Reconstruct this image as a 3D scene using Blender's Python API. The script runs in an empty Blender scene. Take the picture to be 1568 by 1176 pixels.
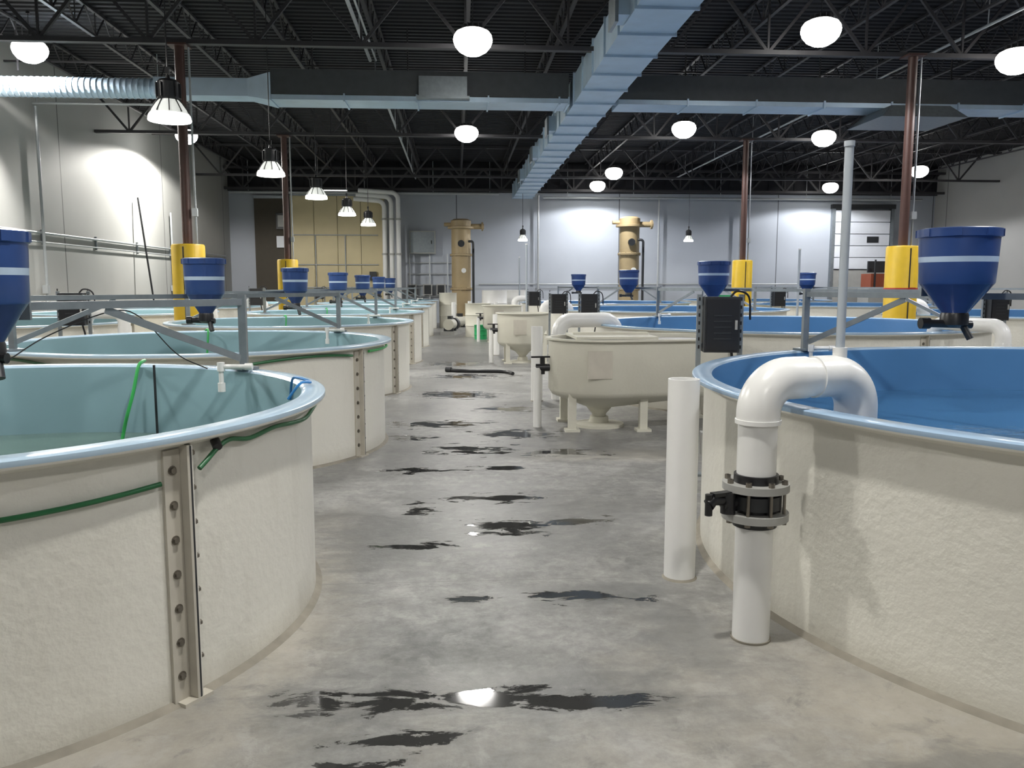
import bpy, math, random, bmesh
from mathutils import Vector, Matrix
random.seed(4)
S=bpy.context.scene
COL=S.collection
try:
    S.view_settings.view_transform='Standard'; S.view_settings.look='None'; S.view_settings.exposure=0.0
except Exception as e: print(e)
# ------------------------------------------------------------------ materials
def newmat(name):
    m=bpy.data.materials.new(name); m.use_nodes=True
    nt=m.node_tree; b=nt.nodes["Principled BSDF"]
    return m,nt,b
def simple(name,col,rough=.5,metal=0.,var=.12,vscale=6.,bump=0.,bscale=30.,emis=0.,ecol=None,spec=.5):
    m,nt,b=newmat(name)
    N=nt.nodes; L=nt.links
    g=N.new('ShaderNodeNewGeometry')
    n=N.new('ShaderNodeTexNoise'); n.inputs['Scale'].default_value=vscale; n.inputs['Detail'].default_value=3
    L.new(g.outputs['Position'],n.inputs['Vector'])
    mx=N.new('ShaderNodeMix'); mx.data_type='RGBA'
    c=list(col)
    mx.inputs[6].default_value=(c[0]*(1-var),c[1]*(1-var),c[2]*(1-var),1)
    mx.inputs[7].default_value=(min(1,c[0]*(1+var)),min(1,c[1]*(1+var)),min(1,c[2]*(1+var)),1)
    L.new(n.outputs['Fac'],mx.inputs[0]); L.new(mx.outputs[2],b.inputs['Base Color'])
    b.inputs['Roughness'].default_value=rough; b.inputs['Metallic'].default_value=metal
    b.inputs['Specular IOR Level'].default_value=spec
    if bump>0:
        n2=N.new('ShaderNodeTexNoise'); n2.inputs['Scale'].default_value=bscale; n2.inputs['Detail'].default_value=3
        L.new(g.outputs['Position'],n2.inputs['Vector'])
        bp=N.new('ShaderNodeBump'); bp.inputs['Strength'].default_value=bump; bp.inputs['Distance'].default_value=.02
        L.new(n2.outputs['Fac'],bp.inputs['Height']); L.new(bp.outputs['Normal'],b.inputs['Normal'])
    if emis>0:
        b.inputs['Emission Color'].default_value=(*(ecol or col),1); b.inputs['Emission Strength'].default_value=emis
        try: m.cycles.emission_sampling='NONE'
        except Exception: pass
    return m
M={}
M['shell']=simple('tank_gelcoat_cream',(.73,.715,.645),.42,var=.05,vscale=1.5,bump=.2,bscale=24)
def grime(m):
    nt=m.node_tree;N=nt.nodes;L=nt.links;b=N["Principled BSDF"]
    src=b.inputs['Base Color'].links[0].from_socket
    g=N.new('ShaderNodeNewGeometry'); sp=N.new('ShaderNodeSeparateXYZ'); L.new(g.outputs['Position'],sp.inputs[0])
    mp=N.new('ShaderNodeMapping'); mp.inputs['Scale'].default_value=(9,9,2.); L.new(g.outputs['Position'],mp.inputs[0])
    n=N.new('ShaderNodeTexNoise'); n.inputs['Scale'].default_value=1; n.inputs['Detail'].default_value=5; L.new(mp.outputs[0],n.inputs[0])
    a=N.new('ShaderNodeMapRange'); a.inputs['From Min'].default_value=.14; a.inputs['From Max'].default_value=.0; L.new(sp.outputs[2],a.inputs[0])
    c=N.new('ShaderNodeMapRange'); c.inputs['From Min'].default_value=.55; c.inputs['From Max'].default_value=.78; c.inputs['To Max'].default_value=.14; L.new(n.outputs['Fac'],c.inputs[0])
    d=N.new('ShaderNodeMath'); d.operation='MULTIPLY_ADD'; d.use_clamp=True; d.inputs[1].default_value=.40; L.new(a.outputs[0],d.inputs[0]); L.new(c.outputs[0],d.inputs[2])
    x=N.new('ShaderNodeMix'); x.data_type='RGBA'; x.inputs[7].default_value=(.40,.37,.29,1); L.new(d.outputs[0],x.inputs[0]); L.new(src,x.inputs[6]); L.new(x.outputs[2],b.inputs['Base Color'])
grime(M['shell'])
M['shell_flange']=simple('tank_flange_cream',(.50,.47,.40),.6,var=.15,vscale=8)
M['caulk']=simple('base_caulk',(.24,.22,.18),.8,var=.4,vscale=9)
M['rim_l']=simple('rim_pale_blue',(.44,.58,.70),.22,var=.08)
M['rim_r']=simple('rim_blue',(.34,.47,.62),.22,var=.08)
M['in_l']=simple('liner_aqua',(.27,.42,.47),.3,var=.12,vscale=2)
M['in_r']=simple('liner_blue',(.08,.21,.41),.3,var=.12,vscale=2)
M['water_l']=simple('water_aqua',(.13,.20,.17),.05,var=.12,vscale=2,bump=.12,bscale=5)
M['water_r']=simple('water_blue',(.055,.16,.32),.05,var=.1,vscale=2,bump=.12,bscale=5)
M['pvc']=simple('pvc_white',(.80,.80,.78),.28,var=.04)
M['pvc_clear']=simple('pvc_grey_clear',(.42,.46,.50),.2,var=.05)
M['black']=simple('black_plastic',(.012,.012,.014),.35)
M['dark']=simple('dark_enclosure',(.022,.024,.027),.4)
M['greyflange']=simple('grey_flange',(.36,.36,.34),.45)
M['bolt']=simple('bolt_steel',(.22,.20,.17),.4,metal=.8)
M['galv']=simple('galvanised_steel',(.26,.29,.31),.4,metal=.6,var=.2,vscale=12)
M['duct']=simple('duct_galvanised',(.48,.60,.72),.42,metal=.35,var=.16,vscale=3)
M['duct_dark']=simple('duct_body_dark',(.06,.065,.07),.6,var=.2)  # dark tone for the cross duct body above its lighter bottom slab
M['greenhose']=simple('green_hose',(.015,.12,.04),.4)
M['brightgreen']=simple('bright_green_hose',(.04,.40,.09),.4)
M['bluehose']=simple('blue_hose',(.03,.2,.5),.4)
M['yellow']=simple('yellow_guard',(.66,.43,.02),.45,var=.12)
M['red']=simple('red_strap',(.35,.03,.02),.5)
M['column']=simple('column_primer',(.075,.035,.027),.5,var=.2)
M['truss']=simple('truss_steel',(.036,.034,.037),.55,var=.2)
M['deck']=simple('roof_deck_dark',(.012,.012,.015),.8,var=.3)
M['feedblue']=simple('feeder_blue',(.026,.062,.20),.3,var=.12)
M['feedcone']=simple('feeder_cone',(.024,.042,.14),.22,var=.35)
M['tape']=simple('feeder_band',(.42,.52,.64),.5)
M['lampbody']=simple('lamp_housing',(.02,.02,.022),.4)
M['lampglass']=simple('lamp_reflector',(.8,.82,.8),.2,emis=.6,ecol=(.95,.97,.9))
M['lampglass2']=simple('lamp_refractor_bright',(.8,.82,.8),.2,emis=6,ecol=(1,.98,.93))
M['lampon']=simple('lamp_bulb',(1,1,1),.5,var=0,emis=30,ecol=(1,.99,.95))
M['conduit']=simple('conduit_light',(.42,.44,.45),.4,metal=.3)
M['plywood']=simple('yellow_panel',(.58,.50,.30),.6,var=.08,vscale=2)
M['recess']=simple('recess_shade_colour',(.06,.05,.035),.7)
M['door']=simple('door_white',(.70,.73,.78),.4,var=.04)
M['tan']=simple('tower_tan',(.38,.29,.16),.5,var=.15,vscale=3)
M['tanwhite']=simple('separator_cream',(.60,.585,.50),.45,var=.08,vscale=3,bump=.08)
M['brown']=simple('orange_crate',(.25,.06,.025),.5)
M['greenb']=simple('green_bin',(.02,.35,.12),.4)

def wallmat(name,col,axis):
    m,nt,b=newmat(name); N=nt.nodes; L=nt.links
    g=N.new('ShaderNodeNewGeometry'); sp=N.new('ShaderNodeSeparateXYZ'); L.new(g.outputs['Position'],sp.inputs[0])
    n=N.new('ShaderNodeTexNoise'); n.inputs['Scale'].default_value=.6; n.inputs['Detail'].default_value=5
    L.new(g.outputs['Position'],n.inputs['Vector'])
    r=N.new('ShaderNodeMix'); r.data_type='RGBA'
    r.inputs[6].default_value=(col[0]*.88,col[1]*.88,col[2]*.88,1); r.inputs[7].default_value=(col[0]*1.1,col[1]*1.1,col[2]*1.1,1)
    L.new(n.outputs['Fac'],r.inputs[0])
    a=N.new('ShaderNodeMath'); a.operation='DIVIDE'; a.inputs[1].default_value=7.4; L.new(sp.outputs[axis],a.inputs[0])
    f=N.new('ShaderNodeMath'); f.operation='FRACT'; L.new(a.outputs[0],f.inputs[0])
    c=N.new('ShaderNodeMath'); c.operation='LESS_THAN'; c.inputs[1].default_value=.006; L.new(f.outputs[0],c.inputs[0])
    m2=N.new('ShaderNodeMix'); m2.data_type='RGBA'; m2.inputs[7].default_value=(col[0]*.3,col[1]*.3,col[2]*.3,1)
    L.new(c.outputs[0],m2.inputs[0]); L.new(r.outputs[2],m2.inputs[6]); L.new(m2.outputs[2],b.inputs['Base Color'])
    b.inputs['Roughness'].default_value=.7
    return m
M['wall_x']=wallmat('painted_panel_side',(.40,.40,.385),1)
M['wall_y']=wallmat('painted_panel_end',(.40,.43,.48),0)

# ---- floor
def floormat():
    m,nt,b=newmat('stained_concrete'); N=nt.nodes; L=nt.links
    g=N.new('ShaderNodeNewGeometry')
    def noise(scale,det=6,rough=.6,vec=None,dist=0.):
        n=N.new('ShaderNodeTexNoise'); n.inputs['Scale'].default_value=scale; n.inputs['Detail'].default_value=det
        n.inputs['Roughness'].default_value=rough; n.inputs['Distortion'].default_value=dist
        L.new(vec or g.outputs['Position'],n.inputs['Vector']); return n.outputs['Fac']
    def ramp(src,a,b_,ca,cb):
        r=N.new('ShaderNodeValToRGB'); r.color_ramp.elements[0].position=a; r.color_ramp.elements[1].position=b_
        r.color_ramp.elements[0].color=(*ca,1); r.color_ramp.elements[1].color=(*cb,1); L.new(src,r.inputs[0]); return r.outputs[0]
    def mix(f,a,b_,mode='MIX'):
        x=N.new('ShaderNodeMix'); x.data_type='RGBA'; x.blend_type=mode
        if isinstance(f,float): x.inputs[0].default_value=f
        else: L.new(f,x.inputs[0])
        for i,s in ((6,a),(7,b_)):
            if isinstance(s,tuple): x.inputs[i].default_value=(*s,1)
            else: L.new(s,x.inputs[i])
        return x.outputs[2]
    def math_(op,a,b_=None,clamp=False):
        x=N.new('ShaderNodeMath'); x.operation=op; x.use_clamp=clamp
        for i,s in ((0,a),(1,b_)):
            if s is None: continue
            if isinstance(s,(int,float)): x.inputs[i].default_value=s
            else: L.new(s,x.inputs[i])
        return x.outputs[0]
    base=ramp(noise(1.5,8,.70,dist=.3),.33,.67,(.17,.17,.166),(.33,.327,.31))
    fine=ramp(noise(11,6,.75),.35,.65,(.72,.72,.72),(1.14,1.14,1.14))
    base=mix(1.0,base,fine,'MULTIPLY')
    edge=[(-1.5,2.4,.7,1.6),(2.6,2.1,1.8,1.1),(.6,1.9,1.6,.5),(1.9,2.9,.7,.8),(-.92,4.2,.22,1.4),(1.75,8.1,.8,.2)]
    def field(lst):
        cur=None
        for (cx,cy,hx,hy) in lst:
            v=N.new('ShaderNodeVectorMath'); v.operation='SUBTRACT'; L.new(g.outputs['Position'],v.inputs[0]); v.inputs[1].default_value=(cx,cy,0)
            w=N.new('ShaderNodeVectorMath'); w.operation='MULTIPLY'; L.new(v.outputs[0],w.inputs[0]); w.inputs[1].default_value=(1/hx,1/hy,0)
            l=N.new('ShaderNodeVectorMath'); l.operation='LENGTH'; L.new(w.outputs[0],l.inputs[0])
            cur=l.outputs['Value'] if cur is None else math_('MINIMUM',cur,l.outputs['Value'])
        return cur
    tn=noise(1.8,8,.70,dist=.4)
    te=math_('ADD',field(edge),math_('MULTIPLY',math_('SUBTRACT',tn,.5),3.))
    tm=N.new('ShaderNodeMapRange'); tm.inputs['From Min'].default_value=1.8; tm.inputs['From Max'].default_value=.3; L.new(te,tm.inputs[0])
    base=mix(math_('MULTIPLY',tm.outputs[0],.60),base,(.44,.405,.33))
    sw=ramp(noise(4.5,8,.75,dist=.5),.53,.62,(0,0,0),(1,1,1))
    base=mix(math_('MULTIPLY',sw,.34),base,(.42,.415,.39))
    dk=ramp(noise(5.2,7,.75,dist=.4),.56,.66,(0,0,0),(1,1,1))
    base=mix(math_('MULTIPLY',dk,.45),base,(.13,.13,.125))
    mp=N.new('ShaderNodeMapping'); mp.inputs['Scale'].default_value=(1.5,3.6,1); mp.inputs['Rotation'].default_value=(0,0,.12); mp.inputs['Location'].default_value=(3.1,1.7,0); L.new(g.outputs['Position'],mp.inputs[0])
    wob=noise(2.3,9,.68,mp.outputs[0],.5)
    wet=[(-.30,3.27,.36,.12),(.10,3.27,.46,.10),(.48,3.20,.34,.07),(-.56,3.27,.18,.12),(-.2,2.95,.28,.07),(-.42,2.80,.22,.06),
         (.72,4.34,.42,.09),(.06,4.36,.17,.06),(-.30,5.30,.32,.09),(.38,5.68,.36,.26),(.28,6.5,.44,.18),
         (.14,8.5,.50,.32),(-.42,7.55,.42,.15),(-.32,6.2,.14,.26),(-.3,10.1,.7,.3),(-.05,12.9,.8,.5),(.4,7.6,.3,.16),(.7,9.4,.5,.35),
         (.9,5.85,.36,.12),(.2,15.5,.8,.5),(-.1,18,.7,.6),(1.05,8.3,.45,.22),(-.5,9.2,.3,.2),(.7,11.3,.5,.3)]
    damp=[(.96,6.0,.7,.5),(1.1,8.9,.9,.8),(.0,8.6,1.1,.8),(.2,6.3,.9,.7),(.1,3.3,.9,.24),(.3,5.6,.9,.45),(.7,4.4,.6,.2),
          (-.6,8.3,.6,1.),(-.1,11.5,1.4,1.5),(0,14,1.3,1.6),(0,20,1.5,3),(1.12,3.85,.2,.5),(1.9,2.5,.5,.3),(.4,25,1.6,4),(-.5,5.6,.4,.9),(1.9,8.3,1.2,.4),(-1.,9,.3,2.)]
    fw=math_('ADD',field(wet),math_('MULTIPLY',math_('SUBTRACT',wob,.5),5.0))
    wm=N.new('ShaderNodeMapRange'); wm.inputs['From Min'].default_value=.72; wm.inputs['From Max'].default_value=.56; L.new(fw,wm.inputs[0])
    hal=N.new('ShaderNodeMapRange'); hal.inputs['From Min'].default_value=1.5; hal.inputs['From Max'].default_value=.68; L.new(fw,hal.inputs[0])
    fd=math_('ADD',field(damp),math_('MULTIPLY',math_('SUBTRACT',wob,.5),3.6))
    dm=N.new('ShaderNodeMapRange'); dm.inputs['From Min'].default_value=1.25; dm.inputs['From Max'].default_value=.6; L.new(fd,dm.inputs[0])
    base=mix(math_('MULTIPLY',dm.outputs[0],.55),base,(.14,.14,.136))
    base=mix(math_('MULTIPLY',hal.outputs[0],.35),base,(.12,.12,.116))
    base=mix(math_('MULTIPLY',wm.outputs[0],.93),base,(.030,.030,.029))
    sp=N.new('ShaderNodeSeparateXYZ'); L.new(g.outputs['Position'],sp.inputs[0])
    jy=math_('FRACT',math_('DIVIDE',math_('SUBTRACT',sp.outputs[1],4.63),4.5))
    j=math_('LESS_THAN',jy,.0018)
    base=mix(math_('MULTIPLY',j,.5),base,(.12,.12,.11))
    L.new(base,b.inputs['Base Color'])
    rr=N.new('ShaderNodeMapRange'); L.new(noise(2.5,5,.6),rr.inputs[0]); rr.inputs['To Min'].default_value=.30; rr.inputs['To Max'].default_value=.66
    r1=N.new('ShaderNodeMix'); r1.data_type='FLOAT'; L.new(math_('MULTIPLY',dm.outputs[0],.6),r1.inputs[0]); L.new(rr.outputs[0],r1.inputs[2]); r1.inputs[3].default_value=.27
    rg=N.new('ShaderNodeMix'); rg.data_type='FLOAT'; L.new(wm.outputs[0],rg.inputs[0]); L.new(r1.outputs[0],rg.inputs[2]); rg.inputs[3].default_value=.07
    L.new(rg.outputs[0],b.inputs['Roughness'])
    bp=N.new('ShaderNodeBump'); bp.inputs['Strength'].default_value=.28; bp.inputs['Distance'].default_value=.01
    inv=math_('SUBTRACT',1.0,wm.outputs[0]); hh=math_('MULTIPLY',inv,noise(16,6,.75)); L.new(hh,bp.inputs['Height']); L.new(bp.outputs[0],b.inputs['Normal'])
    return m
M['floor']=floormat()

# ------------------------------------------------------------------ mesh builder
class MB:
    def __init__(s): s.v=[]; s.f=[]; s.m=[]; s.mats=[]
    def mi(s,k):
        if k not in s.mats: s.mats.append(k)
        return s.mats.index(k)
    def add(s,vs,fs,k):
        o=len(s.v); s.v+= [tuple(v) for v in vs]; i=s.mi(k)
        for f in fs: s.f.append(tuple(o+a for a in f)); s.m.append(i)
    def box(s,c,d,k,rz=0.):
        x,y,z=[a/2 for a in d]; cs,sn=math.cos(rz),math.sin(rz)
        vs=[]
        for sz in(-z,z):
            for sx,sy in((-x,-y),(x,-y),(x,y),(-x,y)):
                vs.append((c[0]+sx*cs-sy*sn,c[1]+sx*sn+sy*cs,c[2]+sz))
        s.add(vs,[(3,2,1,0),(4,5,6,7),(0,1,5,4),(1,2,6,5),(2,3,7,6),(3,0,4,7)],k)
    def bar(s,p0,p1,w,h,k):
        p0=Vector(p0);p1=Vector(p1);t=(p1-p0).normalized()
        up=Vector((0,0,1)) if abs(t.z)<.95 else Vector((1,0,0))
        a=t.cross(up).normalized(); b=a.cross(t).normalized()
        vs=[p+a*sx*w/2+b*sy*h/2 for p in(p0,p1) for sx,sy in((-1,-1),(1,-1),(1,1),(-1,1))]
        s.add(vs,[(3,2,1,0),(4,5,6,7),(0,1,5,4),(1,2,6,5),(2,3,7,6),(3,0,4,7)],k)
    def tube(s,pts,r,k,seg=12,caps=True):
        pts=[Vector(p) for p in pts]; n=len(pts)
        rs=r if isinstance(r,(list,tuple)) else [r]*n
        T=[]
        for i in range(n):
            a=pts[max(0,i-1)];b=pts[min(n-1,i+1)]
            d=(b-a); T.append(d.normalized() if d.length>1e-9 else Vector((0,0,1)))
        ref=Vector((0,0,1)) if abs(T[0].z)<.9 else Vector((1,0,0))
        nrm=(ref-T[0]*ref.dot(T[0])).normalized(); vs=[]
        for i in range(n):
            nrm=(nrm-T[i]*nrm.dot(T[i])).normalized(); bi=T[i].cross(nrm)
            for j in range(seg):
                a=2*math.pi*j/seg; vs.append(pts[i]+(nrm*math.cos(a)+bi*math.sin(a))*rs[i])
        fs=[]
        for i in range(n-1):
            for j in range(seg):
                fs.append((i*seg+j,i*seg+(j+1)%seg,(i+1)*seg+(j+1)%seg,(i+1)*seg+j))
        if caps: fs.append(tuple(range(seg-1,-1,-1))); fs.append(tuple((n-1)*seg+j for j in range(seg)))
        s.add(vs,fs,k)
    def cyl(s,p0,p1,r,k,seg=16,r1=None): s.tube([p0,p1],[r,r if r1 is None else r1],k,seg)
    def lathe(s,prof,c,k,seg=48):
        cur=k
        for i in range(len(prof)-1):
            p,q=prof[i],prof[i+1]
            if len(p)>2: cur=p[2]
            vs=[];fs=[]
            for (r,z) in ((p[0],p[1]),(q[0],q[1])):
                for j in range(seg):
                    a=2*math.pi*j/seg; vs.append((c[0]+r*math.cos(a),c[1]+r*math.sin(a),c[2]+z))
            for j in range(seg): fs.append((j,(j+1)%seg,seg+(j+1)%seg,seg+j))
            s.add(vs,fs,cur)
    def loft(s,rings,k,caps=True):
        n=len(rings[0]); vs=[p for r in rings for p in r]; fs=[]
        for i in range(len(rings)-1):
            for j in range(n): fs.append((i*n+j,i*n+(j+1)%n,(i+1)*n+(j+1)%n,(i+1)*n+j))
        if caps: fs.append(tuple(range(n-1,-1,-1))); fs.append(tuple((len(rings)-1)*n+j for j in range(n)))
        s.add(vs,fs,k)
    def mesh(s,name,merge=True):
        me=bpy.data.meshes.new(name); me.from_pydata(s.v,[],s.f)
        for k in s.mats: me.materials.append(M[k])
        me.polygons.foreach_set('material_index',s.m)
        me.polygons.foreach_set('use_smooth',[True]*len(s.f))
        if merge:
            bm=bmesh.new(); bm.from_mesh(me); bmesh.ops.remove_doubles(bm,verts=bm.verts,dist=1e-5)
            bmesh.ops.recalc_face_normals(bm,faces=bm.faces); bm.to_mesh(me); bm.free()
        me.set_sharp_from_angle(angle=math.radians(38)); me.update()
        return me
    def build(s,name,loc=(0,0,0),merge=True):
        o=bpy.data.objects.new(name,s.mesh(name,merge)); o.location=loc; COL.objects.link(o); return o
def inst(name,me,loc,rz=0.):
    o=bpy.data.objects.new(name,me); o.location=loc; o.rotation_euler=(0,0,rz); COL.objects.link(o); return o
def fillet(pts,rad,n=10):
    pts=[Vector(p) for p in pts]; out=[pts[0]]
    for i in range(1,len(pts)-1):
        a=(pts[i-1]-pts[i]).normalized(); b=(pts[i+1]-pts[i]).normalized()
        ang=a.angle(b); d=rad/math.tan(ang/2)
        s_=pts[i]+a*d; e=pts[i]+b*d; c=pts[i]+(a+b).normalized()*(rad/math.sin(ang/2))
        u=s_-c; w=e-c; tot=u.angle(w)
        for j in range(n+1):
            t=j/n; out.append(c+(u*math.sin((1-t)*tot)+w*math.sin(t*tot))/math.sin(tot))
    out.append(pts[-1]); return out
def smooth(pts,n=8):
    pts=[Vector(p) for p in pts]; P=[pts[0]*2-pts[1]]+pts+[pts[-1]*2-pts[-2]]; out=[]
    for i in range(1,len(P)-2):
        for j in range(n):
            t=j/n; a,b,c,d=P[i-1],P[i],P[i+1],P[i+2]
            out.append(.5*((2*b)+(c-a)*t+(2*a-5*b+4*c-d)*t*t+(3*b-a-3*c+d)*t**3))
    out.append(pts[-1]); return out

# ------------------------------------------------------------------ room shell
XL,XR,YB,YF,HC=-10.,22.3,38.,-7.,7.15
def slab(name,c,d,k):
    b=MB(); b.box(c,d,k); return b.build(name)
slab('floor',((XL+XR)/2,(YB+YF)/2,-.1),(XR-XL+.6,YB-YF+.6,.2),'floor')
slab('wall_left',(XL-.15,(YB+YF)/2,HC/2),(.3,YB-YF,HC),'wall_x')
slab('wall_right',(XR+.15,(YB+YF)/2,HC/2),(.3,YB-YF,HC),'wall_x')
slab('wall_back',((XL+XR)/2,YB+.15,HC/2),(XR-XL+.6,.3,HC),'wall_y')
slab('wall_front',((XL+XR)/2,YF-.15,HC/2),(XR-XL+.6,.3,HC),'wall_y')
b=MB(); b.box(((XL+XR)/2,YB-.06,6.5),(XR-XL-.02,.1,1.28),'deck')  # dark ribbed band across the top of the back wall
x=XL+.3
while x<XR: b.box((x,YB-.13,6.5),(.05,.04,1.26),'deck'); x+=.6
b.box(((XL+XR)/2,YB-.1,5.85),(XR-XL-.02,.16,.06),'truss'); b.build('dark_wall_band_1')
b=MB(); y=YF-.2
xa,xb=XL-.3,XR+.3; prof=[]
while y<YB+.2:
    prof+=[(y,HC),(y+.11,HC),(y+.13,HC+.05),(y+.22,HC+.05)]; y+=.24
vs=[];fs=[]
for (yy,z) in prof: vs+=[(xa,yy,z),(xb,yy,z)]
for i in range(len(prof)-1): fs.append((2*i,2*i+1,2*i+3,2*i+2))
b.add(vs,fs,'deck'); b.box(((xa+xb)/2,(YB+YF)/2,HC+.15),(xb-xa,YB-YF+.4,.1),'deck')
b.build('ceiling',merge=False)

# roof trusses
b=MB()
def truss(b,p0,p1,dep,panel,chord,web):
    p0=Vector(p0);p1=Vector(p1);L=(p1-p0).length;t=(p1-p0)/L
    dn=Vector((0,0,-dep))
    b.bar(p0,p1,chord*1.6,chord,'truss'); b.bar(p0+dn,p1+dn,chord*1.6,chord,'truss')
    n=int(L/panel)
    for i in range(n):
        a=p0+t*(i*panel);m=p0+t*((i+.5)*panel)+dn;c=p0+t*((i+1)*panel)
        b.bar(a,m,web,web,'truss'); b.bar(m,c,web,web,'truss')
        b.bar(m,m-dn,web*.7,web*.7,'truss')
for gy in (-2.8,6.2,15.5,24.4,33.4):
    truss(b,(XL+.02,gy,7.06),(XR-.02,gy,7.06),1.12,1.85,.08,.055)
truss(b,(XL+.02,37.3,6.75),(XR-.02,37.3,6.75),.88,1.6,.10,.08)
x=XL+1.0
while x<XR:
    truss(b,(x,YF+.02,7.1),(x,YB-.2,7.1),.48,.9,.045,.024); x+=1.85
for by in (1.7,10.8,19.8,28.8):
    b.bar((XL+.02,by,6.64),(XR-.02,by,6.64),.035,.035,'truss')
b.build('roof_trusses',merge=False)

# ------------------------------------------------------------------ ducts
b=MB()
y=-6.5
while y<37.0:
    y2=min(y+1.22,37.1)
    b.box((2.93,(y+y2)/2,5.8),(.85,y2-y-.02,.58),'duct'); b.box((2.93,y2,5.8),(.92,.035,.65),'duct'); y=y2
for gy in (9.5,12.5,21.5,26,31):
    b.box((2.42,gy,5.72),(.18,.5,.36),'duct'); b.box((2.31,gy,5.66),(.05,.54,.44),'galv')
def seg(x0,x1,z0,z1,y0,y1,k,step=1.5):
    x=x0
    while x<x1-.01:
        x2=min(x+step,x1); b.box(((x+x2)/2,(y0+y1)/2,(z0+z1)/2),(x2-x-.01,y1-y0,z1-z0),k)
        b.box((x2,(y0+y1)/2,(z0+z1)/2),(.035,y1-y0+.06,z1-z0+.06),'duct'); x=x2
seg(-3.8,2.4,5.52,5.62,18.0,18.8,'duct'); seg(3.46,21.8,5.52,5.62,18.0,18.8,'duct')
b.box((-.7,18.4,5.88),(6.2,.78,.5),'duct_dark'); b.box((12.6,18.4,5.88),(18.3,.78,.5),'duct_dark')
b.box((-.25,17.95,5.80),(1.0,.2,.40),'galv'); b.box((-.25,17.93,5.57),(1.1,.3,.05),'galv')
R=lambda x,w,h:[(x,18.4-w/2,5.78-h/2),(x,18.4+w/2,5.78-h/2),(x,18.4+w/2,5.78+h/2),(x,18.4-w/2,5.78+h/2)]
b.loft([R(-3.8,.84,.56),R(-4.3,.55,.36)],'duct'); b.loft([R(-4.3,.55,.36),R(-6.2,.55,.36)],'duct')
x=-6.2
while x>-9.8:
    b.tube([(x,18.4,5.78),(x-.11,18.4,5.78)],.2,'duct',20); b.tube([(x-.11,18.4,5.78),(x-.13,18.4,5.78)],.212,'duct',20); x-=.12
for hx in (-9,-6,-3,-1,1.5,5,8,11,14,17,20): b.bar((hx,18.4,6.1),(hx,18.4,7.1),.03,.03,'truss')
b.loft([[(9.3,17.7,5.52),(10.6,17.7,5.52),(10.6,18.9,5.52),(9.3,18.9,5.52)],[(9.0,17.5,5.25),(10.9,17.5,5.25),(10.9,19.1,5.25),(9.0,19.1,5.25)]],'galv')
b.build('ventilation_duct',merge=False)

b=MB()
b.cyl((-1.74,-6,6.3),(-1.74,17.9,6.3),.035,'conduit',8); b.cyl((-1.62,-6,6.3),(-1.62,17.9,6.3),.02,'conduit',8)
b.cyl((-1.74,18.9,6.3),(-1.74,37,6.3),.035,'conduit',8)
for yy in range(-5,37,3): b.cyl((-1.74,yy,6.3),(-1.74,yy,7.1),.012,'conduit',6)
b.build('sprinkler_pipe')
b=MB()
b.cyl((9.6,-6,6.35),(9.6,37.1,6.35),.03,'conduit',8); b.cyl((XL+.1,20.8,5.95),(-6.6,20.8,5.95),.03,'conduit',8)
b.cyl((12.0,10,6.3),(22,10,6.3),.03,'conduit',8)
for yy in range(-5,37,4): b.cyl((9.6,yy,6.35),(9.6,yy,7.1),.012,'conduit',6)
for xx in (-9.8,-7): b.cyl((xx,20.8,5.95),(xx,20.8,7.1),.012,'conduit',6)
for xx in (12.5,16,19.5,21.9): b.cyl((xx,10,6.3),(xx,10,7.1),.012,'conduit',6)
b.build('ceiling_conduit')

# ------------------------------------------------------------------ tanks
def tank_mesh(name,R,inner,rim,water,wz,seams):
    b=MB()
    prof=[(R+.035,0,'caulk'),(R+.012,.014),(R,.02,'shell'),(R,.05),(R,1.02),(R+.005,1.06),(R+.075,1.085),(R+.08,1.095,rim),(R+.08,1.115),(R+.07,1.12),(R-.03,1.12),(R-.05,1.105,inner),(R-.055,1.06),(R-.055,.06),(.0,.02)]
    b.lathe(prof,(0,0,0),'shell',128)
    b.lathe([(R-.056,wz),(R*.5,wz),(.001,wz)],(0,0,0),water,96)
    for a in seams:
        ca,sa=math.cos(a),math.sin(a)
        def P(rad,tan_,z): return (rad*ca-tan_*sa,rad*sa+tan_*ca,z)
        b.box(P(R+.004,-.045,.53),(.02,.075,1.05),'shell_flange',a)
        b.box(P(R+.028,.0,.54),(.06,.012,1.06),'shell_flange',a)
        b.box(P(R+.030,.011,.54),(.055,.009,1.05),'dark',a)
        b.box(P(R+.026,.021,.54),(.05,.010,1.06),'shell',a)
        b.box(P(R+.01,.0,.008),(.10,.14,.016),'shell_flange',a)
        for i in range(7):
            z=.12+i*.142
            b.cyl(P(R+.010,-.045,z),P(R+.026,-.045,z),.013,'bolt',6); b.cyl(P(R+.010,-.045,z),P(R+.017,-.045,z),.019,'bolt',12)
            b.cyl(P(R+.035,.02,z+.06),P(R+.035,.042,z+.06),.012,'bolt',6)
    return b.mesh(name)
mT1=tank_mesh('tank_left_a',1.9,'in_l','rim_l','water_l',.62,[math.radians(-33.5),math.radians(150)])
mT2=tank_mesh('tank_left_b',1.9,'in_l','rim_l','water_l',.75,[math.radians(-25),math.radians(160)])
mR=tank_mesh('tank_right',2.9,'in_r','rim_r','water_r',.72,[math.radians(60),math.radians(285)])
LX=-2.70
LY=[4.39,9.05,13.9,18.8,23.6,28.4,33.2]
for i,y in enumerate(LY): inst('fish_tank',mT1 if i==0 else mT2,(LX,y,0))
for y in LY[1:6]: inst('fish_tank',mT2,(-7.3,y,0),.6)
RP=[(4.45,4.66),(5.1,12.8),(5.35,20.9),(5.2,29.0)]
for p in RP: inst('fish_tank',mR,(p[0],p[1],0))
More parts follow.
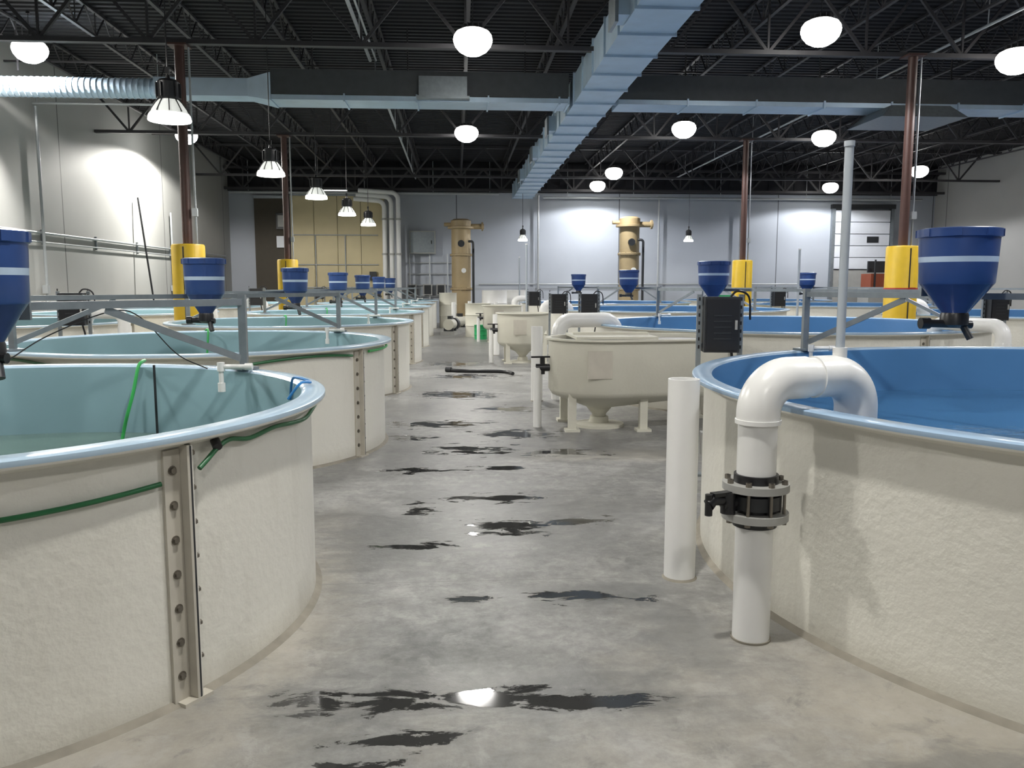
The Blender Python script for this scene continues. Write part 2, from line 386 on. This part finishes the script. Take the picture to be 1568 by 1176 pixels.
RP2=[(12.0,8.7),(12.0,16.9),(12.0,25.1),(12.0,33.0)]
for p in RP2: inst('fish_tank',mR,(p[0],p[1],0),1.)

# ------------------------------------------------------------------ feeder beams (feet rest on the rim)
def beam_mesh(name,R,dx,dy,zb=1.6):
    b=MB(); u=Vector((dx,dy,0)).normalized(); P=u*(R-.0)
    b.bar(-P+Vector((0,0,zb)),P+Vector((0,0,zb)),.04,.045,'galv')
    for s in(1,-1):
        q=P*s
        b.bar(q+Vector((0,0,1.122)),q+Vector((0,0,zb+.05)),.05,.05,'galv')
        b.box((q.x,q.y,1.132),(.14,.14,.018),'galv',math.atan2(dy,dx))
        b.bar(q*.985+Vector((0,0,1.2)),q*(1-.95/R)+Vector((0,0,zb-.03)),.012,.045,'galv')
        if s==1:
            a=q-u*.12+Vector((0,0,1.15))
            b.tube([a+Vector((-.06,-.02,.0)),a+Vector((.14,-.02,.0))],.017,'pvc',10)
            b.tube([a+Vector((-.05,-.02,.01)),a+Vector((-.05,-.02,-.16))],.017,'pvc',10)
            b.tube([a+Vector((-.05,-.02,-.11)),a+Vector((-.05,-.02,-.17))],.026,'pvc',10)
            b.tube([a+Vector((-.05,-.02,-.03)),a+Vector((-.05,-.02,.03))],.026,'pvc',10)
            b.tube([a+Vector((.11,-.02,.0)),a+Vector((.16,-.02,.0))],.024,'pvc',10)
    return b.mesh(name)
mBL=beam_mesh('beam_left',1.89,.65,.76,1.585)
mBR=beam_mesh('beam_right',2.89,-.466,.885,1.62)
for i,y in enumerate(LY): inst('feeder_support_beam',mBL,(LX,y,0))
for p in RP: inst('feeder_support_beam',mBR,(p[0],p[1],0))
for p in RP2: inst('feeder_support_beam',mBR,(p[0],p[1],0))
def feeder_mesh(name,r,z0,z1):
    b=MB(); H=z1-z0
    b.lathe([(.001,z1+.012,'feedblue'),(r*.9,z1+.008),(r*1.04,z1),(r*1.04,z1-.055),(r*.99,z1-.06),(r*.97,z1-.30*H,'tape'),(r*.96,z1-.36*H,'feedblue'),
             (r*.93,z0+.42*H),(r*.90,z0+.40*H,'feedcone'),(r*.32,z0+.08*H),(r*.27,z0),(.001,z0)],(0,0,0),'feedblue',40)
    for i in range(8):
        a=i*math.pi/4+.2; b.box((r*1.04*math.cos(a),r*1.04*math.sin(a),z1-.028),(.012,.05,.05),'feedblue',a)
    b.lathe([(r*.32,z0+.10*H,'black'),(r*.36,z0+.06*H),(r*.36,z0-.03),(r*.2,z0-.05),(.001,z0-.05)],(0,0,0),'black',20)
    b.cyl((-r*.75,0,z0-.02),(r*.45,-.02,z0-.03),.028,'black',14); b.cyl((-r*.95,0,z0-.02),(-r*.7,0,z0-.02),.04,'black',14)
    b.cyl((r*.2,-.02,z0-.03),(r*.35,-.06,z0-.13),.025,'dark',10)
    b.bar((0,r*.9,z0+.34*H),(0,r*.9+.05,z0+.34*H),.2,.04,'galv'); b.box((0,r*.93,z0+.42*H),(.24,.02,.2),'galv')
    return b.mesh(name)
mFL=feeder_mesh('feeder_small',.205,1.36,1.97); mFR=feeder_mesh('feeder_large',.262,1.45,2.09)
for i,y in enumerate(LY): inst('fish_feeder',mFL,(LX+(.32 if i==0 else .10),y-(.0 if i==0 else .22),0))
inst('fish_feeder',mFR,(3.55,5.72,0))
for p in RP[1:]: inst('fish_feeder',mFR,(p[0]-.80,p[1]+.95,0))
inst('fish_feeder',mFR,(RP2[2][0]-.80,RP2[2][1]+.95,0))

# ------------------------------------------------------------------ hoses on near tanks
def arc(c,R,a0,a1,zf,n=14):
    out=[]
    for i in range(n+1):
        t=i/n;a=math.radians(a0+(a1-a0)*t); out.append((c[0]+R*math.cos(a),c[1]+R*math.sin(a),zf(t)))
    return out
c1=(LX,4.39)
def pol(R,a,z): return (c1[0]+R*math.cos(math.radians(a)),c1[1]+R*math.sin(math.radians(a)),z)
b=MB()
p=arc(c1,1.918,-100,-36.5,lambda t:.935+.03*math.cos(t*4.5))
b.tube(smooth(p,3),.0105,'greenhose',10)
p=[pol(1.95,-31.8,.965),pol(1.945,-30.5,.99),pol(1.94,-28.5,1.03),pol(1.93,-26,1.05)]+[pol(1.925,a,1.035+.012*math.sin(a*.3)) for a in range(-22,30,6)]
b.tube(smooth(p,6),.0105,'greenhose',10)
b.cyl(pol(1.955,-29.0,1.035),pol(1.92,-28.4,1.06),.020,'black',10)
b.build('green_air_hose')
b=MB(); p=[(-1.03,5.15,1.0),(-1.0,5.08,1.13),(-.94,4.98,1.15),(-.86,4.9,1.135),(-.90,4.8,1.14),(-.97,4.78,1.05)]
b.tube(smooth(p,6),.008,'bluehose',8); b.build('blue_air_line')
b=MB(); p=[(-2.30,6.17,1.135),(-2.25,6.12,1.16),(-2.25,6.0,1.13),(-2.27,5.93,.95),(-2.32,5.9,.75),(-2.36,5.85,.5)]
b.tube(smooth(p,6),.012,'brightgreen',8); b.cyl((-2.14,5.99,1.14),(-2.14,5.99,.5),.009,'dark',8)
b.build('aeration_hose')
b=MB(); p=arc((LX,9.05),1.925,-150,-29,lambda t:1.0+.05*math.sin(t*9)); b.tube(smooth(p,3),.013,'greenhose',8); b.build('green_air_hose')
b=MB(); p=arc((LX,9.05),1.93,-20,40,lambda t:1.04); b.tube(smooth(p,2),.013,'brightgreen',8); b.build('green_air_hose')
for yy in (9.05,13.9,18.8):
    b=MB(); b.tube(smooth([(LX-.5,yy+1.77,1.13),(LX-.45,yy+1.7,1.13),(LX-.45,yy+1.66,.95),(LX-.47,yy+1.6,.6)],5),.013,'brightgreen',8); b.build('aeration_hose')
b=MB()
b.tube(smooth([(-2.33,4.45,1.31),(-2.3,4.85,1.42),(-2.1,5.2,1.54),(-2.0,5.4,1.5),(-1.85,5.6,1.25),(-1.7,5.75,1.135)],6),.004,'black',6)
b.tube(smooth([(-2.4,4.45,1.31),(-2.9,4.8,1.24),(-3.2,5.3,1.16),(-3.3,6.15,1.135)],6),.005,'black',6)
b.build('feeder_cable')

# ------------------------------------------------------------------ valve pipe on right tank
VX,VY=1.41,3.765; u=Vector((.956,.294,0)); V0=Vector((VX,VY,0))
Z=lambda z:Vector((0,0,z))
b=MB()
b.cyl(V0,V0+Z(.585),.088,'pvc',40)
b.cyl(V0+Z(0),V0+Z(.010),.095,'caulk',40)
b.cyl(V0+Z(.565),V0+Z(.60),.103,'black',40); b.cyl(V0+Z(.60),V0+Z(.635),.155,'greyflange',40)
b.cyl(V0+Z(.635),V0+Z(.74),.098,'black',40); b.cyl(V0+Z(.655),V0+Z(.72),.122,'dark',40)
b.cyl(V0+Z(.74),V0+Z(.775),.155,'greyflange',40); b.cyl(V0+Z(.775),V0+Z(.815),.103,'black',40)
for i in range(8):
    a=i*math.pi/4+.2; q=V0+Vector((.134*math.cos(a),.134*math.sin(a),0))
    b.cyl(q+Z(.585),q+Z(.795),.008,'bolt',8); b.cyl(q+Z(.585),q+Z(.60),.015,'bolt',6); b.cyl(q+Z(.775),q+Z(.795),.015,'bolt',6)
    b.box((q.x*.7+V0.x*.3,q.y*.7+V0.y*.3,.6875),(.05,.02,.09),'black',a)
hd=Vector((-.94,-.34,0))
b.cyl(V0+hd*.09+Z(.69),V0+hd*.19+Z(.69),.03,'black',16); b.cyl(V0+hd*.16+Z(.64),V0+hd*.16+Z(.74),.035,'black',16)
b.tube([V0+hd*.18+Z(.70),V0+hd*.24+Z(.71),V0+hd*.27+Z(.69)],[.022,.026,.03],'black',12)
b.box(tuple(V0+hd*.2+Z(.735)),(.10,.04,.018),'black',.35); b.cyl(V0+hd*.27+Z(.64),V0+hd*.27+Z(.74),.018,'black',12)
b.cyl(V0+Z(.80),V0+Z(1.09),.091,'pvc',40)
path=fillet([V0+Z(1.07),V0+Z(1.262),V0+u*.26+Z(1.262)],.16,14); b.tube(path,.101,'pvc',40)
b.cyl(V0+u*.24+Z(1.262),V0+u*.34+Z(1.262),.093,'pvc',40)
path=fillet([V0+u*.31+Z(1.262),V0+u*.58+Z(1.262),V0+u*.58+Z(1.05)],.16,14); b.tube(path,.101,'pvc',40)
b.cyl(V0+u*.58+Z(1.07),V0+u*.58+Z(.75),.09,'pvc',40)
b.cyl(V0+Z(1.055),V0+Z(1.075),.106,'pvc',40)
q=V0+u*.466; b.cyl(q+Z(1.34),q+Z(1.40),.034,'pvc',20); b.cyl(q+Z(1.36),q+Z(2.37),.021,'pvc_clear',16); b.cyl(q+Z(2.35),q+Z(2.375),.025,'pvc_clear',16)
b.build('tank_inlet_pipe_with_valve')
def standpipe(x,y,h,r=.09):
    b=MB(); b.lathe([(r+.012,0,'caulk'),(r,.012,'pvc'),(r,h),(r-.012,h),(r-.012,h-.5),(.001,h-.5)],(0,0,0),'pvc',40)
    return b.build('pvc_standpipe',(x,y,0))
standpipe(1.29,4.62,1.17); standpipe(1.17,12.1,1.1,.085); standpipe(.95,20.2,1.0,.08)
standpipe(1.62,5.9,1.0,.045)
def arch(name,x0,y0,x1,y1,h,r):
    b=MB(); p=fillet([(x0,y0,0),(x0,y0,h),(x1,y1,h),(x1,y1,h-.3)],r*1.7,10); b.tube(p,r,'pvc',28)
    b.cyl((x0,y0,h-.3),(x0,y0,h-.2),r*1.1,'pvc',28); b.cyl((x0,y0,.5),(x0,y0,.55),r*1.6,'greyflange',24); b.cyl((x0,y0,.55),(x0,y0,.64),r*1.1,'black',24); b.cyl((x0,y0,.64),(x0,y0,.69),r*1.6,'greyflange',24)
    return b.build(name)
arch('tank_inlet_pipe',1.52,12.3,2.40,12.45,1.18,.11)
arch('tank_inlet_pipe',2.1,20.1,2.75,20.2,1.25,.1)
arch('tank_inlet_pipe',1.95,28.2,2.55,28.3,1.25,.1)
arch('tank_inlet_pipe',-5.05,13.0,-5.65,13.1,1.28,.09)
arch('tank_inlet_pipe',-5.15,18.0,-5.65,18.1,1.28,.09)
arch('tank_inlet_pipe',-5.15,22.8,-5.65,22.9,1.28,.09)
arch('tank_inlet_pipe',8.75,16.0,9.35,16.1,1.32,.12)
arch('tank_inlet_pipe',6.42,9.35,6.1,10.25,1.22,.085)
for (x,y,h,r) in ((2.1,25.0,2.9,.03),(2.3,30.5,2.7,.025),(8.8,21,2.6,.03)):
    b=MB(); b.cyl((x,y,0),(x,y,h),r,'pvc_clear',12); b.cyl((x,y,0),(x,y,.04),r*2,'pvc',12); b.cyl((x,y,h),(x,y,h+.03),r*1.3,'pvc',12); b.build('vent_pipe')

# ------------------------------------------------------------------ separators
def ring(c1,c2,r,z,n=48):
    out=[]; d=Vector((c2[0]-c1[0],c2[1]-c1[1])); ang=math.atan2(d.y,d.x) if d.length>0 else 0
    for j in range(n):
        a=2*math.pi*(j+.5)/n; c=c2 if math.cos(a)>0 else c1
        out.append((c[0]+r*math.cos(a+ang),c[1]+r*math.sin(a+ang),z))
    return out
def separator(name,c1,c2,r,top=1.08,lid=False):
    b=MB()
    m1=c1
    R_=[ring(c1,m1,.08,.06),ring(c1,m1,.085,.15),ring(c1,m1,.16,.24)]
    R_+=[ring(c1,c2,r*.93,.40),ring(c1,c2,r,.47),ring(c1,c2,r,top-.03),ring(c1,c2,r+.04,top-.02),ring(c1,c2,r+.04,top),ring(c1,c2,r-.03,top),ring(c1,c2,r-.04,top-.08)]
    b.loft(R_,'tanwhite')
    b.loft([ring(c1,c2,r-.05,top-.06),ring(c1,c2,r-.05,top-.05)],'greyflange')
    b.loft([ring(c1,c1,.3,.0),ring(c1,c1,.3,.035),ring(c1,c1,.12,.05),ring(c1,c1,.11,.12)],'tanwhite')
    for (cx,cy),(sx,sy) in (((c1),(-.62,-.62)),((c2),(.62,-.62)),((c1),(-.62,.62)),((c2),(.62,.62)),((c1[0]+.45,c1[1]+.05),(0,-.75))):
        x=cx+sx*r;y=cy+sy*r
        b.bar((x,y,.0),(x,y,.62),.09,.09,'tanwhite'); b.box((x,y,.015),(.17,.17,.03),'tanwhite'); b.bar((x,y,.62),(x-sx*.08,y-sy*.08,.7),.09,.09,'tanwhite')
    b.box((c1[0]-.1,c1[1]-r-.002,.80),(.28,.012,.32),'shell_flange')
    y=c1[1]-.05
    b.cyl((c1[0]-r+.03,y,.72),(c1[0]-r-.16,y,.72),.045,'black',14); b.cyl((c1[0]-r-.08,y,.64),(c1[0]-r-.08,y,.84),.03,'black',12)
    b.bar((c1[0]-r-.22,y-.05,.85),(c1[0]-r+.02,y-.02,.85),.03,.02,'black')
    b.cyl((c1[0]-r-.14,y,0),(c1[0]-r-.14,y,.72),.05,'pvc',16)
    if lid:
        b.box((c1[0]+.12,c1[1]-.02,top+.015),(.95,.95,.03),'tanwhite'); b.box((c1[0]+.12,c1[1]-.02,top+.045),(.9,.1,.03),'tanwhite')
    return b.build(name)
separator('solids_separator',(1.72,9.9),(2.70,10.05),.62,lid=True)
separator('solids_separator',(1.45,18.3),(1.5,18.3),.56,1.1)
separator('solids_separator',(1.35,25.2),(1.4,25.2),.56,1.1)

# ------------------------------------------------------------------ control boxes
def ctrl(x,y,rz=0.,w=.30,h=.48,z=1.12):
    b=MB(); b.box((0,0,z+h/2),(w,.2,h),'dark'); b.box((0,-.105,z+h/2),(w*.9,.012,h*.92),'black')
    b.box((w*.38,-.115,z+h*.5),(.02,.02,.08),'greyflange')
    for i in range(5): b.box((0,-.113,z+h*.25+i*.05),(w*.5,.006,.012),'dark')
    for s in(-1,1):
        b.bar((s*(w/2+.03),.05,0),(s*(w/2+.03),.05,z+h+.02),.041,.041,'galv'); b.box((s*(w/2+.03),.05,.01),(.12,.12,.02),'galv')
        for i in range(7): b.box((s*(w/2+.03),.028,z+.04+i*.07),(.014,.006,.03),'black')
    b.bar((-w/2-.03,.08,z+.05),(w/2+.03,.08,z+.05),.04,.04,'galv'); b.bar((-w/2-.03,.08,z+h-.05),(w/2+.03,.08,z+h-.05),.04,.04,'galv')
    b.tube(smooth([(.1,0,z),(.12,.03,z-.2),(.05,.05,z-.6),(.1,.05,0.02)],5),.012,'black',6)
    b.tube(smooth([(.08,0,z+h),(.14,.0,z+h+.05),(.24,.02,z+h),(.26,.04,z+h-.2)],5),.01,'black',6)
    b.box((-.06,.04,.30),(.16,.12,.2),'greyflange'); b.box((-.06,-.03,.33),(.08,.02,.06),'black')
    o=b.build('control_box'); o.location=(x,y,0); o.rotation_euler=(0,0,rz); return o
ctrl(2.30,7.12,-.15); ctrl(2.45,15.3,-.1,.3,.42); ctrl(2.1,17.1,0,.3,.4); ctrl(2.2,23.6,0,.3,.4)
ctrl(-4.99,11.2,.2,.3,.42,1.18); ctrl(-5.0,16.4,.1,.34,.42,1.2); ctrl(-4.99,21.2,.1,.3,.42,1.2); ctrl(-5.,6.8,.1,.3,.4,1.15); ctrl(-4.99,30.8,.1,.3,.4,1.2)
ctrl(8.5,12.6,0,.3,.42,1.15); ctrl(8.45,21.4,0,.3,.42,1.15)

# ------------------------------------------------------------------ columns
def column(x,y,strap=False):
    b=MB(); b.cyl((0,0,0),(0,0,5.86),.085,'column',20); b.box((0,0,5.87),(.34,.34,.03),'column')
    b.lathe([(.285,0,'yellow'),(.29,.02),(.29,2.40),(.27,2.43),(.10,2.44)],(0,0,0),'yellow',36)
    b.box((0,-.292,1.2),(.02,.02,2.36),'dark'); 
    if strap:
        b.lathe([(.296,1.55,'red'),(.30,1.56),(.30,1.64),(.296,1.65)],(0,0,0),'red',36); b.box((.05,-.31,1.6),(.12,.04,.11),'red')
    else: b.lathe([(.296,.9,'greyflange'),(.30,.91),(.30,.96),(.296,.97)],(0,0,0),'greyflange',36)
    b.cyl((.16,0,2.44),(.16,0,5.85),.02,'conduit',8); b.box((.16,-.03,3.0),(.09,.07,.14),'conduit')
    return b.build('steel_column',(x,y,0))
column(-4.83,15.5); column(-4.83,24.4); column(8.4,15.3,True); column(8.42,24.2)

# ------------------------------------------------------------------ lamps
def lamp_mesh(name,glass,rodlen,r=.25):
    b=MB()
    if glass=='lampglass':
        b.lathe([(.001,.015,'lampon'),(r*.88,.015)],(0,0,0),'lampon',28)
        b.lathe([(r*.88,.014,'lampglass2'),(r,0),(r*1.02,.01),(r*.98,.06),(r*.93,.08,glass),(r*.84,.13),(r*.62,.21),(r*.46,.25)],(0,0,0),glass,28)
        b.lathe([(r*.46,.25,'lampbody'),(r*.52,.27),(r*.52,.46),(r*.40,.49),(.03,.5),(.02,.55),(.001,.55)],(0,0,0),'lampbody',24)
        for i in range(10):
            a=i*math.pi/5; b.box((r*.55*math.cos(a),r*.55*math.sin(a),.36),(.03,.008,.17),'lampbody',a)
            b.bar((r*.95*math.cos(a),r*.95*math.sin(a),.09),(r*.5*math.cos(a),r*.5*math.sin(a),.26),.012,.012,'lampbody')
        b.box((0,0,.6),(.05,.05,.08),'lampbody')
        b.cyl((0,0,.54),(0,0,rodlen),.008,'lampbody',6)
    else:
        b.lathe([(.001,-.17,'lampon'),(r*.4,-.15),(r*.72,-.09),(r*.92,-.01),(r*1.0,.06,glass),(r*1.02,.10),(r*.98,.16),(r*.85,.22),(r*.6,.26,'lampbody'),(r*.4,.28),(r*.38,.34),(.03,.36),(.001,.36)],(0,0,0),glass,28)
        for i in range(12):
            a=i*math.pi/6; b.box((r*.46*math.cos(a),r*.46*math.sin(a),.30),(.08,.01,.08),'lampbody',a)
        b.cyl((0,0,.35),(0,0,rodlen),.008,'lampbody',6)
    b.cyl((0,0,rodlen-.05),(0,0,rodlen),.04,'lampbody',8)
    return b.mesh(name)
cache={}
def lamp(x,y,z,power,kind,col=(1.,.97,.915),cone=150,rad=.12):
    key=(kind,round(z,2))
    if key not in cache:
        cache[key]=lamp_mesh('lamp_'+kind,'lampglass2' if kind=='high' else 'lampglass',7.13-z,{'low':.25,'high':.33,'pend':.2}[kind])
    o=inst('high_bay_lamp',cache[key],(x,y,z))
    l=bpy.data.lights.new('bulb','SPOT'); l.energy=power; l.color=col; l.spot_size=math.radians(cone); l.spot_blend=.2; l.shadow_soft_size=rad
    lo=bpy.data.objects.new('bulb_light',l); lo.location=(0,0,-.20 if kind=='high' else -.04); lo.parent=o; COL.objects.link(lo)
PH=600; PL=130
for x,y in ((-3.4,5.6),(-3.5,10.75),(-3.4,15.9),(-3.25,20.0),(-3.15,24.7),(-2.97,28.8)): lamp(x,y,3.7,PL,'low')
lamp(-7.75,7.,6.0,PH*1.6,'high',cone=162)
lamp(-8.5,17.9,6.3,PH*3.4,'high',cone=168); lamp(-8.4,27.3,6.25,PH*4.2,'high',cone=168)
lamp(.36,2.8,6.0,PH*1.3,'high'); lamp(.31,14.75,5.76,PH*1.2,'high'); lamp(.31,23.9,5.84,PH*1.2,'high')
lamp(.35,-4.0,6.0,PH,'high')
for x,y,z in ((6.2,4.4,6.),(6.25,14.4,5.93),(6.3,23.2,5.9),(10.9,6.4,6.),(10.1,14.9,5.65),(10.5,23.7,5.8),(17.9,31.7,6.),(17.,20.,6.),(17.,9.,6.)): lamp(x,y,z,PH,'high',col=(.98,.98,1.))
for x,y in ((6.0,31.9),(6.07,36.0),(16.3,35.9)): lamp(x,y,5.85,PH*1.35,'high',col=(.97,.98,1.),cone=162)
for x,y in ((2.8,35.3),(9.9,35.3)): lamp(x,y,3.55,60,'pend')

# ------------------------------------------------------------------ left wall services
b=MB()
x=XL+.06
b.cyl((x,-5,2.95),(x,36.9,2.95),.03,'conduit',10); b.cyl((x,-5,2.73),(x,36.9,2.73),.02,'conduit',8)
for yy,zt in ((20.9,5.9),(11,6.9),(30,4.2)): b.cyl((x+.05,yy,.0),(x+.05,yy,zt),.035,'conduit',10); b.box((x+.03,yy,1.6),(.12,.14,.2),'conduit')
for yy in range(0,36,3): b.box((x-.03,yy,2.85),(.05,.05,.36),'galv')
b.build('wall_conduit')
b=MB(); b.cyl((-9.35,26.8,0.02),(-9.84,26.9,4.4),.03,'dark',10); b.cyl((-9.35,26.8,0),(-9.36,26.8,.1),.045,'black',10); b.build('long_handle_pole')

# ------------------------------------------------------------------ back wall
yb=YB-.01
b=MB()
b.box((-8.12,yb-.1,2.75),(1.5,.2,5.5),'recess'); b.box((-8.12,yb-.2,5.55),(1.5,.12,.12),'galv')  # solid raised box; the opening's dark shade is put into its colour
b.box((-7.65,yb-.28,3.6),(.5,.16,.5),'door'); b.box((-7.65,yb-.28,4.5),(.5,.16,.7),'dark'); b.box((-7.65,yb-.37,4.5),(.35,.02,.5),'greyflange')
b.build('electrical_recess')
b=MB(); 
for i in range(4): b.box((-6.76+i*1.02,yb-.2,2.8),(1.0,.4,5.6),'plywood')
for z in (1.6,2.6,3.9): b.cyl((-7.2,yb-.44,z),(-3.45,yb-.44,z),.025,'conduit',8)
b.box((-5.25,yb-.2,5.65),(4.0,.4,.12),'galv')
for xx in (-6.2,-4.9): b.cyl((xx,yb-.44,.0),(xx,yb-.44,3.9),.025,'conduit',8)
b.box((-6.9,yb-.5,2.1),(.25,.16,.3),'dark'); b.box((-3.7,yb-.5,2.1),(.3,.16,.4),'dark')
b.build('plywood_partition')
b=MB()
for i,xx in enumerate((-3.1,-2.8,-2.5)):
    p=fillet([(xx,yb-1.2,0),(xx,yb-1.2,5.3+i*.18),(xx-1.3-i*.2,yb-1.2,5.4+i*.18)],.3,8); b.tube(p,.10,'pvc',16)
    for z in (1.5,3,4.5): b.cyl((xx,yb-1.2,z),(xx,yb-1.2,z+.08),.13,'greyflange',16)
b.build('white_riser_pipes')
b=MB(); b.box((-1.5,yb-.22,3.6),(1.15,.4,1.0),'greyflange'); b.box((-1.5,yb-.44,3.6),(1.05,.03,.9),'galv'); b.box((-1.1,yb-.47,3.6),(.05,.03,.15),'dark')
for z in (2.7,2.2,1.7,1.2): b.cyl((-2.2,yb-.1,z),(.2,yb-.1,z),.03,'conduit',8)
for xx in (-2.1,-1.2,-.4): b.cyl((xx,yb-.12,0),(xx,yb-.12,3.1),.03,'conduit',8)
for xx in (-2.0,-1.3,-.7): b.box((xx,yb-.15,1.5),(.4,.2,.5),'greyflange'); b.box((xx,yb-.26,1.5),(.3,.02,.4),'dark')
b.build('electrical_panel')
b=MB()
b.cyl((XL+.2,yb-.55,5.72),(1.9,yb-.55,5.72),.06,'conduit',12); b.cyl((3.9,yb-.3,5.6),(21.5,yb-.3,5.6),.05,'conduit',12)
for xx in (-9,-6,-4,-1,1.5,5,8,12,16,20): b.cyl((xx,yb-.55 if xx<2 else yb-.3,5.65),(xx,yb-.55 if xx<2 else yb-.3,7.1),.015,'conduit',6)
for xx in (9.2,13.,3.7): b.cyl((xx,yb-.2,0),(xx,yb-.2,5.7),.04,'conduit',8)
b.cyl((1,yb-.1,1.75),(16,yb-.1,1.75),.03,'conduit',8)
b.build('wall_pipe_run')
b=MB(); b.box((-5.2,35.2,5.62),(1.5,.16,.08),'lampbody'); b.box((-5.2,35.2,5.57),(1.45,.12,.03),'lampglass2')
for xx in (-5.7,-4.7): b.cyl((xx,35.2,5.65),(xx,35.2,7.1),.01,'lampbody',6)
b.build('fluorescent_light')
b=MB(); dx0,dx1=17.5,20.1
for i in range(5): 
    z=2.45+i*.54; b.box(((dx0+dx1)/2,yb-.12,z+.26),(dx1-dx0,.08,.51),'door'); b.box(((dx0+dx1)/2,yb-.155,z+.26),(dx1-dx0-.3,.02,.36),'door')
b.box((19.3,yb-.17,3.8),(.55,.03,.28),'dark')
for xx in (dx0-.1,dx1+.1): b.box((xx,yb-.1,2.65),(.14,.2,5.3),'galv')
b.box(((dx0+dx1)/2,yb-.13,5.3),(dx1-dx0+.4,.25,.2),'dark'); b.box(((dx0+dx1)/2,yb-.06,1.2),(dx1-dx0,.1,2.4),'greyflange')
b.build('door_1')
b=MB(); b.box((18.8,35.8,1.9),(1.5,.9,.6),'brown'); b.box((18.8,35.8,2.5),(1.4,.08,.5),'dark'); b.box((18.8,35.8,.8),(1.7,1.0,1.6),'greyflange')
for sx in(-.7,.7): b.cyl((18.8+sx,35.25,.35),(18.8+sx,35.05,.35),.35,'black',20)
for sx in(-.6,.6): b.bar((18.8+sx,35.3,1.6),(18.8+sx,35.3,2.8),.06,.06,'dark')
b.build('forklift')

def tower(x,y):
    b=MB()
    b.lathe([(.60,0,'tan'),(.60,.05),(.40,.10),(.40,1.5),(.46,1.51),(.46,1.58),(.40,1.6),(.40,2.9),(.46,2.91),(.46,2.98),(.40,3.0),(.40,4.0),(.55,4.02),(.55,4.10),(.42,4.12),(.42,4.35),(.30,4.42),(.001,4.42)],(0,0,0),'tan',32)
    b.cyl((.3,0,4.12),(.95,0,4.12),.11,'tan',16); b.cyl((.85,0,4.12),(.92,0,4.12),.18,'tan',16)
    b.cyl((-.3,0,4.2),(-.7,0,4.2),.08,'tan',16); b.cyl((0,-.38,3.4),(0,-.5,3.4),.14,'dark',16); b.cyl((.1,-.38,2.3),(.1,-.48,2.3),.10,'pvc',16)
    for z in (1.54,2.94):
        for i in range(12):
            a=i*math.pi/6; b.cyl((.44*math.cos(a),.44*math.sin(a),z-.06),(.44*math.cos(a),.44*math.sin(a),z+.06),.015,'bolt',6)
    b.cyl((.5,-.3,0),(.5,-.3,3.2),.05,'dark',10); b.tube(fillet([(.5,-.3,3.0),(.5,-.3,3.5),(.2,-.2,3.5)],.1,5),.05,'dark',10)
    return b.build('degassing_tower',(x,y,0))
tower(.2,35.0); tower(6.95,33.4)

def pump(x,y,rz=0):
    b=MB(); b.box((0,0,.06),(1.0,.5,.12),'greyflange'); b.cyl((-.35,0,.35),(.1,0,.35),.19,'tanwhite',24); b.cyl((.1,0,.35),(.2,0,.35),.12,'dark',20)
    b.cyl((.2,0,.35),(.42,0,.35),.22,'dark',24); b.cyl((.31,0,.5),(.31,0,1.1),.07,'pvc',16); b.cyl((.42,0,.35),(.75,0,.35),.08,'pvc',16); b.box((-.1,0,.58),(.2,.14,.12),'dark')
    for sx in(-.3,.05): b.box((sx,0,.17),(.08,.34,.12),'dark')
    o=b.build('water_pump',(x,y,0)); o.rotation_euler=(0,0,rz)
pump(.2,31.5,.4); pump(-.2,29.0,1.3); pump(1.1,30.2,0.)
def drum(x,y,k,r=.3,h=.9,name='storage_drum'):
    b=MB(); b.lathe([(.001,.0,k),(r,.0),(r,.02),(r,h*.33),(r+.015,h*.34),(r,h*.36),(r,h*.65),(r+.015,h*.66),(r,h*.68),(r,h-.02),(r+.015,h),(r-.02,h),(r-.03,h-.03),(.001,h-.03)],(0,0,0),k,32)
    b.build(name,(x,y,0))
drum(.7,27.6,'tanwhite',.42,1.1); drum(-.35,33.6,'tanwhite',.35,1.4); drum(1.5,33.2,'pvc',.5,1.5); drum(2.4,34.6,'pvc',.5,1.5); drum(.75,26.3,'greenb',.2,.45,'green_bin'); drum(9.6,29.0,'greenb',.45,1.35,'green_bin')

b=MB(); b.tube(smooth([(-.15,16.3,.036),(.15,16.15,.036),(.6,16.1,.036),(.95,15.95,.036),(1.05,15.6,.036)],8),.035,'black',10); b.cyl((-.22,16.33,.05),(-.12,16.28,.05),.05,'dark',12); b.build('rubber_hose')

# ------------------------------------------------------------------ world + camera
w=bpy.data.worlds.new('world'); w.use_nodes=True; w.node_tree.nodes['Background'].inputs[0].default_value=(.05,.05,.055,1); S.world=w
cam=bpy.data.cameras.new('camera'); co=bpy.data.objects.new('camera',cam); COL.objects.link(co)
cam.sensor_width=36; cam.lens=36*1269/1568; cam.clip_start=.05; cam.clip_end=200
co.location=(0,0,1.7); co.rotation_euler=(math.radians(90-6.8),0,math.radians(-3.8))
S.camera=co
